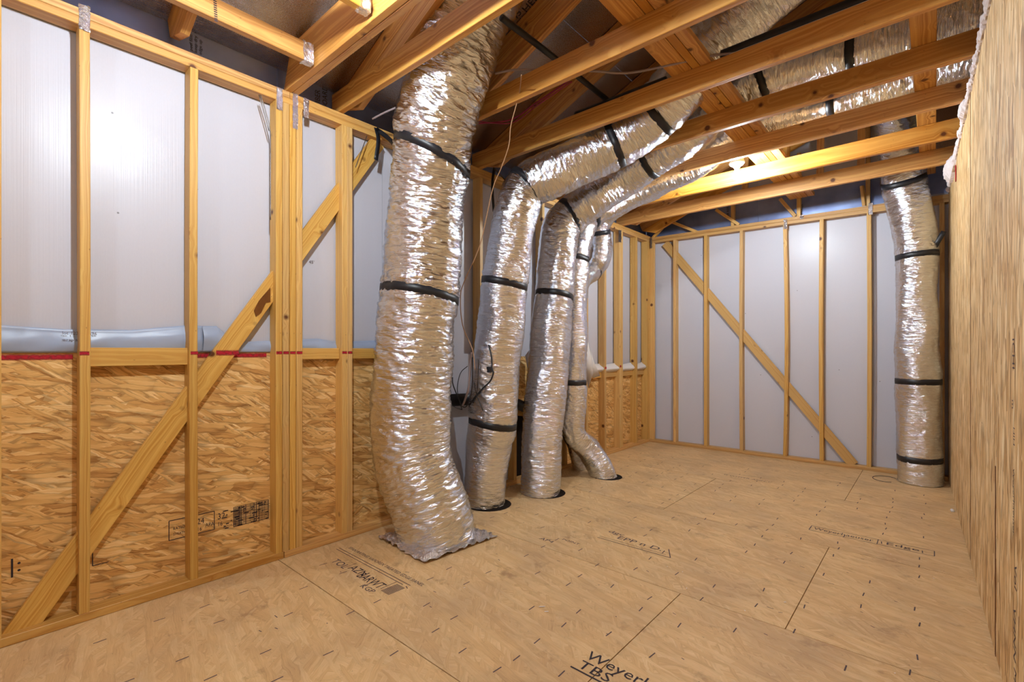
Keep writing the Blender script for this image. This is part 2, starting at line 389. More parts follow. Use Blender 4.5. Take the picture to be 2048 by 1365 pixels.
# text as flat print
def text(s, size, mat, org, ex, ey, parent, name='printed_text', stretch=1.0, label=None, extrude=0.0):
    cu = bpy.data.curves.new(name, 'FONT'); cu.body = s; cu.size = size; cu.resolution_u = 2; cu.extrude = extrude
    tmp = bpy.data.objects.new('tmp', cu); COL.objects.link(tmp)
    dg = bpy.context.evaluated_depsgraph_get(); me = bpy.data.meshes.new_from_object(tmp.evaluated_get(dg))
    COL.objects.unlink(tmp); bpy.data.objects.remove(tmp)
    ex = Vector(ex).normalized(); ey = Vector(ey); ey = (ey - ex * ey.dot(ex)).normalized(); ez = ex.cross(ey); org = Vector(org)
    for v in me.vertices: v.co = org + ex * (v.co.x * stretch) + ey * v.co.y + ez * v.co.z
    me.materials.clear(); me.materials.append(mat)
    o = bpy.data.objects.new(name, me); link(o)
    if parent is not None: o.parent = parent; o.matrix_parent_inverse = Matrix.Translation(parent.location).inverted()
    if label: o['label'] = label
    return o
FX, FY = (1, 0, 0), (0, 1, 0)
def ft(s, size, p, mat=INKF, stretch=1.0, dx=(1, 0, 0), dy=(0, 1, 0)):
    text(s, size, mat, (p[0], p[1], 0.0008), dx, dy, floor, stretch=stretch)
def fl(p, q, wd=0.006, mat=INKF, z=0.0008):
    p = Vector((p[0], p[1], z)); q = Vector((q[0], q[1], z)); d = (q - p).normalized(); n = Vector((-d.y, d.x, 0)) * wd / 2
    mesh_obj('printed_line', [p - n, q - n, q + n, p + n], [(0, 1, 2, 3)], mat, floor)
ft('Weyerhaeuser', 0.082, (-1.075, 1.668), INK, 1.05)
ft('TBS', 0.075, (-1.07, 1.60), INK, 1.2)
ft('DS', 0.13, (-0.90, 1.50), INK, 1.3)
fl((-1.085, 1.585), (-0.80, 1.585), 0.008, INK)
ft('dgc', 0.06, (-1.70, 2.93), INKF, 1.5); ft('EPP n D.', 0.075, (-1.60, 2.87), INKF, 1.2)
fl((-1.70, 2.80), (-1.20, 2.815)); fl((-1.20, 2.815), (-1.26, 2.93)); fl((-1.70, 2.83), (-1.24, 2.84), 0.003)
ft('Weyerhaeuser', 0.075, (-0.64, 3.93), INKF, 0.75); ft('Edge', 0.075, (-0.24, 3.93), INKF, 1.2)
for a, b in [((-0.66, 3.90), (0.0, 3.90)), ((-0.66, 4.0), (0.0, 4.0)), ((-0.66, 3.9), (-0.66, 4.0)), ((0.0, 3.9), (0.0, 4.0)), ((-0.28, 3.9), (-0.28, 4.0))]: fl(a, b, 0.005)
# stamp running beside the big duct
ft('TOL', 0.07, (-2.70, 1.43), INKF, 1.1); ft('AZN', 0.075, (-2.54, 1.45), INK, 1.0); ft('BARWT', 0.085, (-2.42, 1.43), INK, 0.75); ft('KGP', 0.05, (-2.30, 1.38), INKF, 1.2)
ft('SPAN RATING VAPOREX TREATED EDGE PANEL', 0.035, (-2.80, 1.60), INKF, 1.0)
fl((-2.84, 1.565), (-2.10, 1.565), 0.004); fl((-2.84, 1.545), (-2.14, 1.545), 0.004)
fl((-2.56, 1.44), (-2.56, 1.52), 0.004); fl((-2.19, 1.44), (-2.19, 1.54), 0.004)
for i in range(9): fl((-2.17 + i * 0.008, 1.43), (-2.165 + i * 0.008, 1.53), 0.004)
ft('AP4', 0.05, (-1.98, 2.52), INKF, 1.3); ft('POINT', 0.035, (-1.86, 2.61), INKF, 1.3)
ft('IS WHVFR-ANN-C', 0.05, (-1.60, 5.05), INKF, 1.1)
# dark stain near the back wall
vs = [Vector((-1.28 + 0.34 * math.cos(a) * (1 + .25 * math.sin(3 * a)), 5.72 + 0.16 * math.sin(a) * (1 + .2 * math.sin(5 * a)), 0.0007)) for a in [i * math.pi / 16 for i in range(32)]]
kst = NT('floor_stain'); kst.m.surface_render_method = 'BLENDED'
tcs = kst.n('ShaderNodeTexCoord'); gs = kst.vmath('SUBTRACT', tcs.outputs['Generated'], (0.5, 0.5, 0.0)); ln = kst.n('ShaderNodeVectorMath', operation='LENGTH'); kst.put(ln.inputs[0], gs)
am = kst.math('MULTIPLY', kst.mr(ln.outputs['Value'], 0.15, 0.5, 0.6, 0.0), kst.mr(kst.noise(tcs.outputs['Object'], 9., 4), 0.3, 0.6, 0.3, 1.0))
STAIN = kst.set(Base_Color=srgb(96, 74, 66), Roughness=0.8, Alpha=am)
mesh_obj('floor_stain', vs, [tuple(range(32))], STAIN, floor, label='dark stain on the floor near the far wall')
tube('pencil_ring', [(-0.36 + 0.1 * math.cos(a), 5.93 + 0.13 * math.sin(a), 0.002) for a in [i * .35 for i in range(2, 16)]], 0.003, INK, floor, nu=5)
# ------------------------------------------------------------------ left wall
wl = empty('wall_left', (XS, 2, 0), kind='structure')
wb = empty('wall_back', (-1.4, YS, 0), kind='structure')
wr = empty('wall_right', (0.2, 2, 0), kind='structure')
wk = empty('wall_rear', (-1.4, YR, 0), kind='structure')
ceil = empty('ceiling', (-1.4, 2, 2.83), kind='structure')
def stud_l(y1, x=XL, z0=0.04, z1=ZP, t=0.038, bow=0.0, mat=None):
    return board('stud', (x - 0.0445, y1 - t / 2, z0), (x - 0.0445, y1 - t / 2, z1), (1, 0, 0), 0.089, t, mat or WOOD, wl, segs=6 if bow else 3, bow=bow)
LS = [(.097, 0), (.379, .003), (.818, -.004), (1.258, 0), (1.2985, 0), (1.3395, .001), (1.3805, 0), (1.683, .002), (1.7225, 0), (2.97, 0), (3.42, 0), (3.85, 0), (4.25, 0), (4.66, .004), (5.066, -.003), (5.431, 0), (5.471, 0), (5.866, 0), (6.19, 0), (6.229, 0),
      (-0.33, 0), (-0.74, 0), (-1.15, 0), (-1.56, 0), (-1.95, 0)]
for y, bw in LS: stud_l(y, bow=bw)
# plates
def plate(p0, p1, wide, w_=0.089, t_=0.038, name='bottom_plate', par=wl, mat=WOODP): return board(name, p0, p1, wide, w_, t_, mat, par, segs=4)
xc = XL - 0.0445
plate((xc, YR, 0.02), (xc, 1.265, 0.02), (1, 0, 0), t_=0.039); plate((xc + .002, 1.27, 0.02), (xc + .002, YB, 0.02), (1, 0, 0), t_=0.039)
plate((xc, YR, ZP + 0.019), (xc, 2.55, ZP + 0.019), (1, 0, 0), name='top_plate'); plate((xc, 2.553, ZP + 0.019), (xc, YS, ZP + 0.019), (1, 0, 0), name='top_plate')
plate((xc + .001, YR, ZP + 0.0575), (xc + .001, 1.30, ZP + 0.0575), (1, 0, 0), name='top_plate'); plate((xc, 1.303, ZP + 0.0575), (xc, YS, ZP + 0.0575), (1, 0, 0), name='top_plate')
# lower OSB sheets and upper white sheets
T = 0.011
def osb_l(y0, y1, z0, z1, x=XS, o=0): quadbox('osb_panel', [(x, y0, z0), (x, y1, z0), (x, y1, z1), (x, y0, z1)], (1, 0, 0), T, OSBW, wl, uvo=(o, o * .7))
osb_l(YR, -0.35, 0.0, 1.245, o=4); osb_l(-0.347, 2.09, 0.0, 1.245, o=1.0); osb_l(2.093, 4.0, 0.0, 1.2, o=8.); osb_l(4.003, YS, 0.0, 1.0, o=12.)
for i, (a, b) in enumerate([(YR, -0.35), (-0.347, 0.798), (0.801, 2.02), (2.023, 3.24), (3.243, 4.46), (4.463, YS)]):
    z0 = 0.9 if a > 4 else 1.15
    quadbox('sheathing_panel', [(XS - .002 - T, a, z0), (XS - .002 - T, b, z0), (XS - .002 - T, b, ZP + .06), (XS - .002 - T, a, ZP + .06)], (1, 0, 0), 0.003, SHEET, wl, uvo=(i * 2.2, 0))
# blocking between studs
def block(y0, y1, z0, z1, x=-2.985, par=wl): return board('blocking', (x - 0.019, y0, (z0 + z1) / 2), (x - 0.019, y1, (z0 + z1) / 2), (0, 0, 1), z1 - z0, 0.038, WOOD, par)
block(0.379, 0.779, 1.180, 1.270); block(1.381, 1.644, 1.200, 1.272); block(1.724, 2.22, 1.200, 1.272)
block(4.70, 5.028, 0.93, 1.0, -3.0); block(5.067, 5.392, 0.93, 1.0, -3.0); block(5.472, 5.828, 0.93, 1.0, -3.0); block(5.867, 6.15, 0.93, 1.0, -3.0)
# let-in diagonal brace
board('diagonal_brace', (-3.008, 0.19 - 0.06, 0.075 - 0.085), (-3.008, 1.955, 2.757), (0, 1, -1), 0.105, 0.03, WOOD, wl, label='diagonal brace with a splintered notch, let in behind the left wall studs')
sp = [onx(*q, -2.989) for q in [(541, 576), (528, 590), (518, 602), (508, 622), (512, 634), (522, 626), (532, 606), (541, 604)]]
mesh_obj('splintered_notch', [p for p in sp] + [p - Vector((0.012, 0, 0)) for p in sp], [tuple(range(8))] + [(i, (i + 1) % 8, 8 + (i + 1) % 8, 8 + i) for i in range(8)], ORNG, wl, label='dark splintered bark edge on the diagonal brace')
# grey blue wrap folded over along the middle of the wall
def wrap(poly_top, poly_bot, x, name='wrap_flap', bulge=0.02, mat=FLAP, seed=0, par=wl):
    """rows between a lower and an upper (y,z) line, bulging forward"""
    n, m = 60, 10; vs, fs = [], []
    def at(pl, f):
        yy = pl[0][0] + (pl[-1][0] - pl[0][0]) * f
        for a, b in zip(pl[:-1], pl[1:]):
            if a[0] <= yy <= b[0]: return yy, a[1] + (b[1] - a[1]) * (yy - a[0]) / max(1e-6, b[0] - a[0])
        return pl[-1]
    for i in range(n + 1):
        f = i / n; t = at(poly_top, f); b = at(poly_bot, f)
        for j in range(m + 1):
            g_ = j / m; y = b[0] + (t[0] - b[0]) * g_; z = b[1] + (t[1] - b[1]) * g_
            nn = noise.noise(Vector((y * 5 + seed, z * 14, 3.3))) + 0.5 * noise.noise(Vector((y * 11 + z * 9, z * 20 - y * 6, 7 + seed)))
            vs.append((x + bulge * (0.25 + math.sin(math.pi * min(1, g_ * 1.15)) * 0.8) + 0.011 * nn * math.sin(math.pi * g_), y, z))
    for i in range(n):
        for j in range(m):
            a = i * (m + 1) + j; fs.append((a, a + m + 1, a + m + 2, a + 1))
    o = mesh_obj(name, vs, fs, mat, par, True); md = o.modifiers.new('s', 'SOLIDIFY'); md.thickness = 0.0015; return o
xw = XS + 0.002
wrap([(-0.30, 1.37), (0.10, 1.366), (0.30, 1.355), (0.55, 1.36), (0.78, 1.392), (0.86, 1.392)], [(-0.30, 1.245), (0.86, 1.245)], xw)
wrap([(0.861, 1.392), (0.93, 1.394), (0.965, 1.36)], [(0.861, 1.245), (1.04, 1.245)], xw, seed=4)
wrap([(0.975, 1.30), (1.20, 1.315), (1.34, 1.315)], [(1.00, 1.245), (1.34, 1.245)], xw, bulge=0.015, seed=7)
wrap([(1.38, 1.325), (1.52, 1.335), (1.62, 1.32), (1.75, 1.32), (2.2, 1.34)], [(1.38, 1.245), (2.2, 1.245)], xw, bulge=0.015, seed=9)
for i, (a, b) in enumerate([(4.70, 5.03), (5.07, 5.39), (5.475, 5.82), (5.87, 6.14)]):
    wrap([(a, 1.09 - .01 * i), (b, 1.10)], [(a, 0.985), (b, 0.985)], xw, bulge=0.07, mat=PAPER, seed=20 + i, name='rolled_wrap_edge')
# red chalk on studs, brace and sheet edges
kr = NT('red_spray'); tcr = kr.n('ShaderNodeTexCoord'); gz = kr.sep(tcr.outputs['Generated'])[2]
fade = kr.math('MULTIPLY', kr.math('MULTIPLY', kr.math('SUBTRACT', 1.0, kr.math('ABSOLUTE', kr.math('SUBTRACT', kr.math('MULTIPLY', gz, 2.0), 1.0))), 1.5, None, True), kr.mr(kr.noise(tcr.outputs['Object'], 60., 3), 0.3, 0.6, 0.55, 1.0))
SPRAY = kr.set(Base_Color=srgb(176, 22, 44), Roughness=0.8, Alpha=fade)
def spray(y0, y1, z, h, x=XL): boxm('red_mark', (x + 0.0002, y0, z - h / 2), (x + 0.0008, y1, z + h / 2), SPRAY, wl)
for y0, y1 in [(.343, .377), (.782, .816), (1.222, 1.256), (1.262, 1.296), (1.303, 1.337), (1.344, 1.379), (1.647, 1.681), (1.687, 1.72)]: spray(y0, y1, 1.243, 0.022)
spray(0.915, 1.03, 1.243, 0.034, -2.992)
spray(0.82, 1.20, 1.228, 0.03, XS + .001); spray(-0.1, 0.33, 1.226, 0.03, XS + .001)
spray(5.03, 5.065, 1.05, .03); spray(5.39, 5.43, 1.06, .03)
# grade stamp on the OSB
def wl_line(y0, z0, y1, z1, wd=0.003, par=wl):
    p = Vector((XS + .0008, y0, z0)); q = Vector((XS + .0008, y1, z1)); d = (q - p).normalized(); n = Vector((0, -d.z, d.y)) * wd / 2
    return [p - n, q - n, q + n, p + n]
sv, sf = [], []
def addl(*a, **k2):
    n = len(sv); sv.extend(wl_line(*a, **k2)); sf.append((n, n + 1, n + 2, n + 3))
for l in [(.707, .25, .707, .353), (.707, .25, .92, .25), (.707, .353, .92, .353), (.92, .25, .92, .353), (.40, .22, .40, .30), (.40, .22, .46, .22)]: addl(*l, wd=.004)
rs = random.Random(5)
for i in range(34):
    yy = 1.02 + i * 0.0058; addl(yy, .235, yy, .235 + .115, wd=rs.choice([.0015, .0025, .004]))
for j in range(9): addl(1.02, .237 + j * .0142, 1.21, .237 + j * .0142, wd=rs.choice([.0015, .003]))
for i in range(60):
    yy = rs.uniform(.96, 1.20); zz = .24 + rs.randrange(9) * .0125; addl(yy, zz, yy + rs.uniform(.006, .02), zz, wd=.006)
mesh_obj('grade_stamp', sv, sf, INK, wl, label='black printed grade stamp on the OSB between the second stud and the stud pack')
for s, y, z, sz in [('24', .835, .30, .045), ('16', .835, .262, .03), ('APA', .875, .275, .03), ('RATED', .725, .30, .022), ('SHEATHING', .725, .27, .02), ('32', .935, .30, .05), ('16', .935, .262, .034), ('EXPOSURE 1', .965, .245, .018)]:
    text(s, sz, INK, (XS + .001, y, z), (0, 1, 0), (0, 0, 1), wl, stretch=.8)
text('I.', .08, INK, (XS + .001, .33, .29), (0, 1, 0), (0, 0, 1), wl); text('|:', .09, INK, (XS + .001, .12, .28), (0, 1, 0), (0, 0, 1), wl)
text('lot 1234 48x96', .02, INKF, (XS + .025, .29, 1.33), (0, 1, 0), (0, 0, 1), wl); text('wrap sheet', .02, INKF, (XS + .025, .29, 1.30), (0, 1, 0), (0, 0, 1), wl)
text("45'", .03, INKF, onx(618, 527, XS - T + .001), (0, 1, 0), (0, 0, 1), wl)
# white boards, black band and loose paper flaps behind the ducts
quadbox('white_board', [(-3.025, 2.22, 0.03), (-3.025, 3.38, 0.03), (-3.025, 3.38, 1.23), (-3.025, 2.22, 1.23)], (1, 0, 0), 0.004, SHEET, wl, uvo=(5, 2))
def ribbon(name, pts, wd, mat, th=0.003, par=None, up=(0, 0, 1), **kw):
    P, _ = resample(catmull([Vector(p) for p in pts], 8), 0.03); vs, fs = [], []; up = Vector(up)
    for i, p in enumerate(P):
        d = (P[min(i + 1, len(P) - 1)] - P[max(0, i - 1)]).normalized(); n = (up - d * up.dot(d)).normalized() * wd / 2
        vs += [p - n, p + n]
    for i in range(len(P) - 1): fs.append((2 * i, 2 * i + 2, 2 * i + 3, 2 * i + 1))
    o = mesh_obj(name, vs, fs, mat, par, True, **kw); md = o.modifiers.new('s', 'SOLIDIFY'); md.thickness = th; return o
ribbon('black_band', [(-2.94, 2.35, .86), (-2.94, 2.70, .85), (-2.94, 2.95, .84), (-2.935, 3.25, .80), (-2.93, 3.50, .72), (-2.93, 3.62, .62)], 0.10, BLACK, 0.008, wl, label='black band drooping across the studs behind the ducts')
board('blocking', (-3.0, 3.1, .74), (-3.0, 3.85, .62), (0, 0, 1), .089, .038, WOOD, wl)
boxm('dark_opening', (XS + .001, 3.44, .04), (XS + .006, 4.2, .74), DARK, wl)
def flap(name, pts, mat, label):
    P = [Vector(p) for p in pts]; c = sum(P, Vector()) / len(P) + Vector((0.03, 0, 0))
    o = mesh_obj(name, P + [c], [(i, (i + 1) % len(P), len(P)) for i in range(len(P))], mat, None, True, label=label, category='paper', kind='')
    del o['kind']
    md = o.modifiers.new('s', 'SOLIDIFY'); md.thickness = 0.002; return o
flap('paper_flap', [onx(1050, 712, -2.93), onx(1066, 690, -2.9), onx(1085, 700, -2.88), onx(1085, 760, -2.88), onx(1062, 775, -2.93)], PAPER, 'white paper flap poking out between the second and third ducts')
flap('paper_flap', [onx(1170, 672, -2.84), onx(1175, 680, -2.84), onx(1184, 720, -2.8), onx(1186, 748, -2.8), onx(1176, 776, -2.8), onx(1170, 740, -2.84)], PAPER, 'tall white paper flap hanging just right of the thin fourth duct')
flap('paper_flap', [onx(1176, 685, -2.92), onx(1186, 720, -2.92), onx(1200, 752, -2.92), onx(1186, 757, -2.93), onx(1178, 740, -2.93)], PAPER, 'curled white paper corner behind the tall flap, against the far studs')
# ------------------------------------------------------------------ back wall
BSX = [(-2.60, 0), (-2.195, 0), (-1.765, .006), (-1.295, -.018), (-.935, .008), (-.515, -.006), (.055, 0)]
def ztop(x): return 2.738 + (x + 2.9) / 3.0 * -0.052
for x, bw in BSX:
    board('stud', (x, YB + .0445, .04), (x, YB + .0445, ztop(x)), (0, 1, 0), .089, .038, WOOD, wb, segs=6, bow=bw)
board('stud', (-2.93, YB + .019, .04), (-2.93, YB + .019, ztop(-2.9)), (1, 0, 0), .089, .038, WOOD, wb)
plate((XL + .001, YB + .0445, .02), (.10, YB + .0445, .02), (0, 1, 0), par=wb, t_=.039)
for k in (0, 1):
    z0 = .019 + .0385 * k
    plate((XL + .001 - .08 * (1 - k), YB + .0445 + .001 * k, ztop(-2.95) + z0), (.11, YB + .0445 + .001 * k, ztop(.1) + z0), (0, 1, 0), name='top_plate', par=wb)
for i, (a, b) in enumerate([(XS, -1.766), (-1.763, -.516), (-.513, .16)]):
    quadbox('sheathing_panel', [(a, YS, .0), (b, YS, .0), (b, YS, 2.8), (a, YS, 2.8)], (0, -1, 0), .004, SHEET, wb, uvo=(i * 2.3, 1))
pA, pB = ony(1335, 492, 6.283), ony(1703, 925, 6.283)
dAB = (pB - pA).normalized()
board('diagonal_brace', pA - dAB * .05, pB + dAB * .03, (1, 0, 1), .10, .024, WOOD, wb, label='diagonal brace running down to the right behind the back wall studs')
# ------------------------------------------------------------------ right partition of OSB
ed = [YR, -.1, 1.55, 2.77, 3.93, YS + .02]
for i, (a, b) in enumerate(zip(ed[:-1], ed[1:])):
    za = 2.79 if b < 5 else 2.80
    quadbox('osb_panel', [(xr(a), a + .005, 0.004), (xr(a), a + .005, za), (xr(b), b - .005, za), (xr(b), b - .005, 0.004)], (-1, -.0246, 0), .012, OSBR, wr, uvo=(i * 3.3, i * 2.1))
for i, y in enumerate([-1.9, -.8, .4, 1.5, 2.8, 3.9, 5.0, 6.1]):
    board('stud', (xr(y) + .06, y, 0.0), (xr(y) + .06, y, 2.79), (1, 0, 0), .089, .038, WOOD, wr)
plate((xr(YR) + .06, YR, 2.812), (xr(YS) + .06, YS, 2.812), (1, 0, 0), par=wr, name='top_plate')
def rwp(y, z): return Vector((xr(y) - .0008, y, z))
for s, z0, sz, y in [('ICHI', 1.30, .045, 2.18), ('m', 1.09, .035, 2.19), ('HIH', 1.0, .03, 2.16), ('Weyerhaeuser', .86, .03, 2.17), ('Vol', .55, .05, 2.14), ('VHNN', .40, .05, 2.16), ('MMMW', .2, .05, 2.15)]:
    text(s, sz * 1.4, INKF, rwp(y + .17, z0), (0, 0, -1), (.0246, -1, 0), wr, stretch=.9)
sv, sf = [], []
for (px, py, dz) in [(1905, 508, 0), (1906, 543, 0), (1912, 498, 0)]:
    pass
for y, z, a, l in [(5.0, 2.05, .5, .03), (4.9, 1.86, 0, .03), (4.3, 1.6, .2, .015), (3.3, .9, 0, .02), (2.9, 1.6, .6, .03)]:
    p = rwp(y, z); d = Vector((0, math.cos(a), math.sin(a))) * l; n = Vector((0, -math.sin(a), math.cos(a))) * .0015; k0 = len(sv)
    sv += [p - d - n, p + d - n, p + d + n, p - d + n]; sf.append((k0, k0 + 1, k0 + 2, k0 + 3))
mesh_obj('scratch_mark', sv, sf, INK, wr)
JT = flat_mat('joint_gap', srgb(96, 46, 26), 0.9, 0.1)
for y, z0, z1 in ((3.93, .02, 2.78), (2.80, .0, .78)): boxm('panel_joint', (xr(y) - .0012, y - .012, z0), (xr(y) + .003, y + .008, z1), JT, wr)
boxm('red_tape', (xr(5.2) - .006, 5.15, 2.60), (xr(5.2) - .001, 5.2, 2.72), RED, wr)
# torn white insulation along the top of the partition
vs, fs = [], []; n = 420; y0, y1 = 2.2, 6.2
for i in range(n + 1):
    y = y0 + (y1 - y0) * i / n
    f1 = noise.noise(Vector((y * 9, 0, 0))); f2 = noise.noise(Vector((y * 34, 5, 0))); f3 = noise.noise(Vector((y * 90, 9, 0)))
    blob = 0.06 * math.exp(-((y - 5.5) / .25) ** 2) + 0.03 * math.exp(-((y - 4.2) / .12) ** 2)
    rr = max(.006, .016 + .010 * f1 + .012 * f2 + .010 * f3 + blob)
    for k in range(10):
        a = 2 * math.pi * k / 10
        q = 1 + .4 * noise.noise(Vector((y * 40, math.cos(a) * 2, math.sin(a) * 2)))
        vs.append((xr(y) - .004 + rr * math.cos(a) * q * .8, y, 2.80 + rr * math.sin(a) * q * 1.1 - .01))
for i in range(n):
    for k in range(10):
        k2 = (k + 1) % 10; fs.append((i * 10 + k, i * 10 + k2, (i + 1) * 10 + k2, (i + 1) * 10 + k))
mesh_obj('insulation_batt', vs, fs, FLUFF, None, False, label='ragged white insulation torn along the top edge of the right partition', category='insulation')
# ------------------------------------------------------------------ rear wall (behind the camera)
quadbox('sheathing_panel', [(XS, YR, 0), (xr(YR), YR, 0), (xr(YR), YR, 2.8), (XS, YR, 2.8)], (0, 1, 0), .02, SHEET, wk)
for x in [-2.6, -2.2, -1.8, -1.4, -1.0, -.6, -.2]: board('stud', (x, YR + .045, 0), (x, YR + .045, 2.76), (0, 1, 0), .089, .038, WOOD, wk)
plate((XL, YR + .045, 2.78), (xr(YR), YR + .045, 2.78), (0, 1, 0), par=wk, name='top_plate')
# ------------------------------------------------------------------ ceiling framing
HJ = .14
def joist(y0, y1, x0=XS + .005, x1=None, h=HJ, z=ZJ, bow=0.0):
    x1 = xr((y0 + y1) / 2) + .3 if x1 is None else x1
    return board('joist', (x0, (y0 + y1) / 2, z + h / 2), (x1, (y0 + y1) / 2, z + h / 2), (0, 0, 1), h, y1 - y0, WOODJ, ceil, segs=4, ch=.003)
HG = .245
for k in (0, 1):   # double girder joist, heel cut to the roof slope
    ya = 1.278 + .0405 * k
    o = joist(ya, ya + .039, x0=XL - .03, h=HG)
    for v in o.data.vertices:
        if v.co.x < .01 and v.co.y > 0: v.co.x += .10
JY = [1.62, 2.29, 2.92, 3.55, 4.16, 4.82, 5.455]
for y in JY: joist(y, y + .041)
for y in (0.02, -.6, -1.2, -1.8): joist(y, y + .041, x0=XL - .03)
# short members running into the girder, wrapped with foil tape at their ends
def cross(xc_, ya, yb, z0, w_=.089, t_=.038, name='blocking'): return board(name, (xc_, ya, z0 + t_ / 2), (xc_, yb, z0 + t_ / 2), (0, 0, 1) if False else (1, 0, 0), w_, t_, WOODJ, ceil)
board('blocking', (-2.585, -1.9, 2.885), (-2.585, 1.245, 2.885), (0, 0, 1), .10, .04, WOODJ, ceil, segs=3)
board('blocking', (-2.02, -1.9, 2.905), (-2.02, 1.245, 2.905), (0, 0, 1), .10, .04, WOODJ, ceil, segs=3)
def crumple_box(name, lo, hi, amp, mat, par, seed=1, **kw):
    n = 6; vs, fs = [], []
    lo = Vector(lo); hi = Vector(hi); cx = (lo + hi) / 2; idx = {}
    bm = bmesh.new(); bmesh.ops.create_cube(bm, size=1.0); bmesh.ops.subdivide_edges(bm, edges=bm.edges, cuts=n, use_grid_fill=True)
    for v in bm.verts:
        p = Vector((cx.x + v.co.x * (hi.x - lo.x), cx.y + v.co.y * (hi.y - lo.y), cx.z + v.co.z * (hi.z - lo.z)))
        p += Vector((noise.noise(p * 60 + Vector((seed, 0, 0))), noise.noise(p * 60 + Vector((0, seed, 4))), noise.noise(p * 60 + Vector((9, 0, seed))))) * amp
        v.co = p
    me = bpy.data.meshes.new(name); bm.to_mesh(me); bm.free(); me.materials.append(mat)
    uvl = me.uv_layers.new(name='uv')
    for l in me.loops: c = me.vertices[l.vertex_index].co; uvl.data[l.index].uv = (c.x + c.y * .3, c.z + c.y)
    o = bpy.data.objects.new(name, me); link(o, None, **kw)
    if par is not None: o.parent = par; o.matrix_parent_inverse = Matrix.Translation(par.location).inverted()
    return o
crumple_box('foil_wrap', (-2.609, 1.205, 2.832), (-2.561, 1.262, 2.938), .006, FOILT, ceil, 3)
crumple_box('foil_wrap', (-2.044, 1.205, 2.852), (-1.996, 1.262, 2.958), .006, FOILT, ceil, 8)
for i in range(9): 
    z = 2.848 + i * .0085; boxm('ink_tick', (-2.5645, 1.02, z), (-2.5640, 1.026, z + .005), INK, ceil) if i < 0 else None
tv, tf = [], []
for i in range(10):
    p = onx(430 + i * 0.25, 2 + i * 4.4, -2.5645); k0 = len(tv)
    tv += [p + Vector((0, -.008, -.003)), p + Vector((0, .006, -.003)), p + Vector((0, .008, .003)), p + Vector((0, -.006, .003))]; tf.append((k0, k0 + 1, k0 + 2, k0 + 3))
mesh_obj('ink_ticks', tv, tf, INK, ceil)
# lengthwise boards lying on the joists
ZT = ZJ + HJ
for a, b in [(-1.238, -1.112), (-1.108, -1.062), (-1.058, -.995)]:
    board('attic_board', ((a + b) / 2, 1.9, ZT + .02), ((a + b) / 2, 6.2, ZT + .02), (1, 0, 0), b - a, .038, WOODJ, ceil, segs=6, bow=.004)
board('attic_board', (-.045, 2.3, ZT + .02), (-.045, 6.2, ZT + .02), (1, 0, 0), .11, .038, WOODJ, ceil, segs=4, label='wide board running straight back over the joists beside the right wall')
# rafters with the foil faced roof deck over them
def rafter(y, two=True, x0=XS + .004, x1=1.2, t=.04, zoff=0.0, h=.24):
    a = Vector((1, 0, .41)).normalized(); nrm = Vector((-.41, 0, 1)).normalized()
    P0 = Vector((x0, y, zroof(x0))); P1 = Vector((x1, y, zroof(x1)))
    hh = [(.003, h / 2 - .001), (h / 2 + .001, h)] if two else [(.003, h)]
    for a0, a1 in hh:
        o = board('rafter', P0 - nrm * (a0 + a1) / 2, P1 - nrm * (a0 + a1) / 2, nrm, a1 - a0, t, WOODJ, ceil, segs=3, ch=.002)
        # plumb cut and seat: nothing hangs below the plate
        L = (P1 - P0).length
        for v in o.data.vertices:
            if v.co.x < .01:
                v.co.x = max(0, (ZP + .079 - (P0 - nrm * ((a0 + a1) / 2 - v.co.y)).z) / a.z) if v.co.y < 0 or True else v.co.x
for y in [.72, 1.70, 2.40, 3.03, 3.64, 4.27, 4.93, 5.56, 6.10, .1, -.6, -1.2, -1.8]: rafter(y)
def deck(y0, y1, x0, x1, o=0):
    quadbox('roof_panel', [(x0, y0, zroof(x0)), (x1, y0, zroof(x1)), (x1, y1, zroof(x1)), (x0, y1, zroof(x0))], (.41, 0, -1), .012, DECK, ceil, uvo=(o, o * 2))
xs_ = [XS - .01, -1.87, -.70, .47, 1.25]
for i in range(4):
    off = 1.1 if i % 2 else 0
    for j, (a, b) in enumerate([(YR - .1, .25 + off), (.253 + off, 2.69 + off), (2.693 + off, 5.13 + off), (5.133 + off, YS + .1 if off == 0 else YS + .1)]):
        if b > a: deck(a, min(b, YS + .1), xs_[i], xs_[i + 1] - .003, i * 2.2 + j * 1.3)
zr = zroof(1.25)
quadbox('roof_panel', [(1.25, YR - .1, zr), (1.25, YS + .1, zr), (2.9, YS + .1, zr - .68), (2.9, YR - .1, zr - .68)], (-.41, 0, -1), .012, DECK, ceil)
quadbox('knee_panel', [(1.6, YR - .1, 2.7), (1.6, YS + .1, 2.7), (1.6, YS + .1, 4.9), (1.6, YR - .1, 4.9)], (-1, 0, 0), .01, OSBR, ceil)
quadbox('attic_floor_panel', [(xr(YR) + .12, YR, ZT + .002), (1.6, YR, ZT + .002), (1.6, YS, ZT + .002), (xr(YS) + .12, YS, ZT + .002)], (0, 0, 1), .01, OSBR, ceil)
# upright foil strip behind the left plates
for i, (a, b) in enumerate([(YR, .15), (.153, 1.265), (1.268, 3.7), (3.703, YS)]):
    quadbox('eave_panel', [(XS - .006, a, ZP + .05), (XS - .006, b, ZP + .05), (XS - .006, b, 3.005), (XS - .006, a, 3.005)], (1, 0, 0), .01, GABLE, wl, uvo=(i * 3, 4))
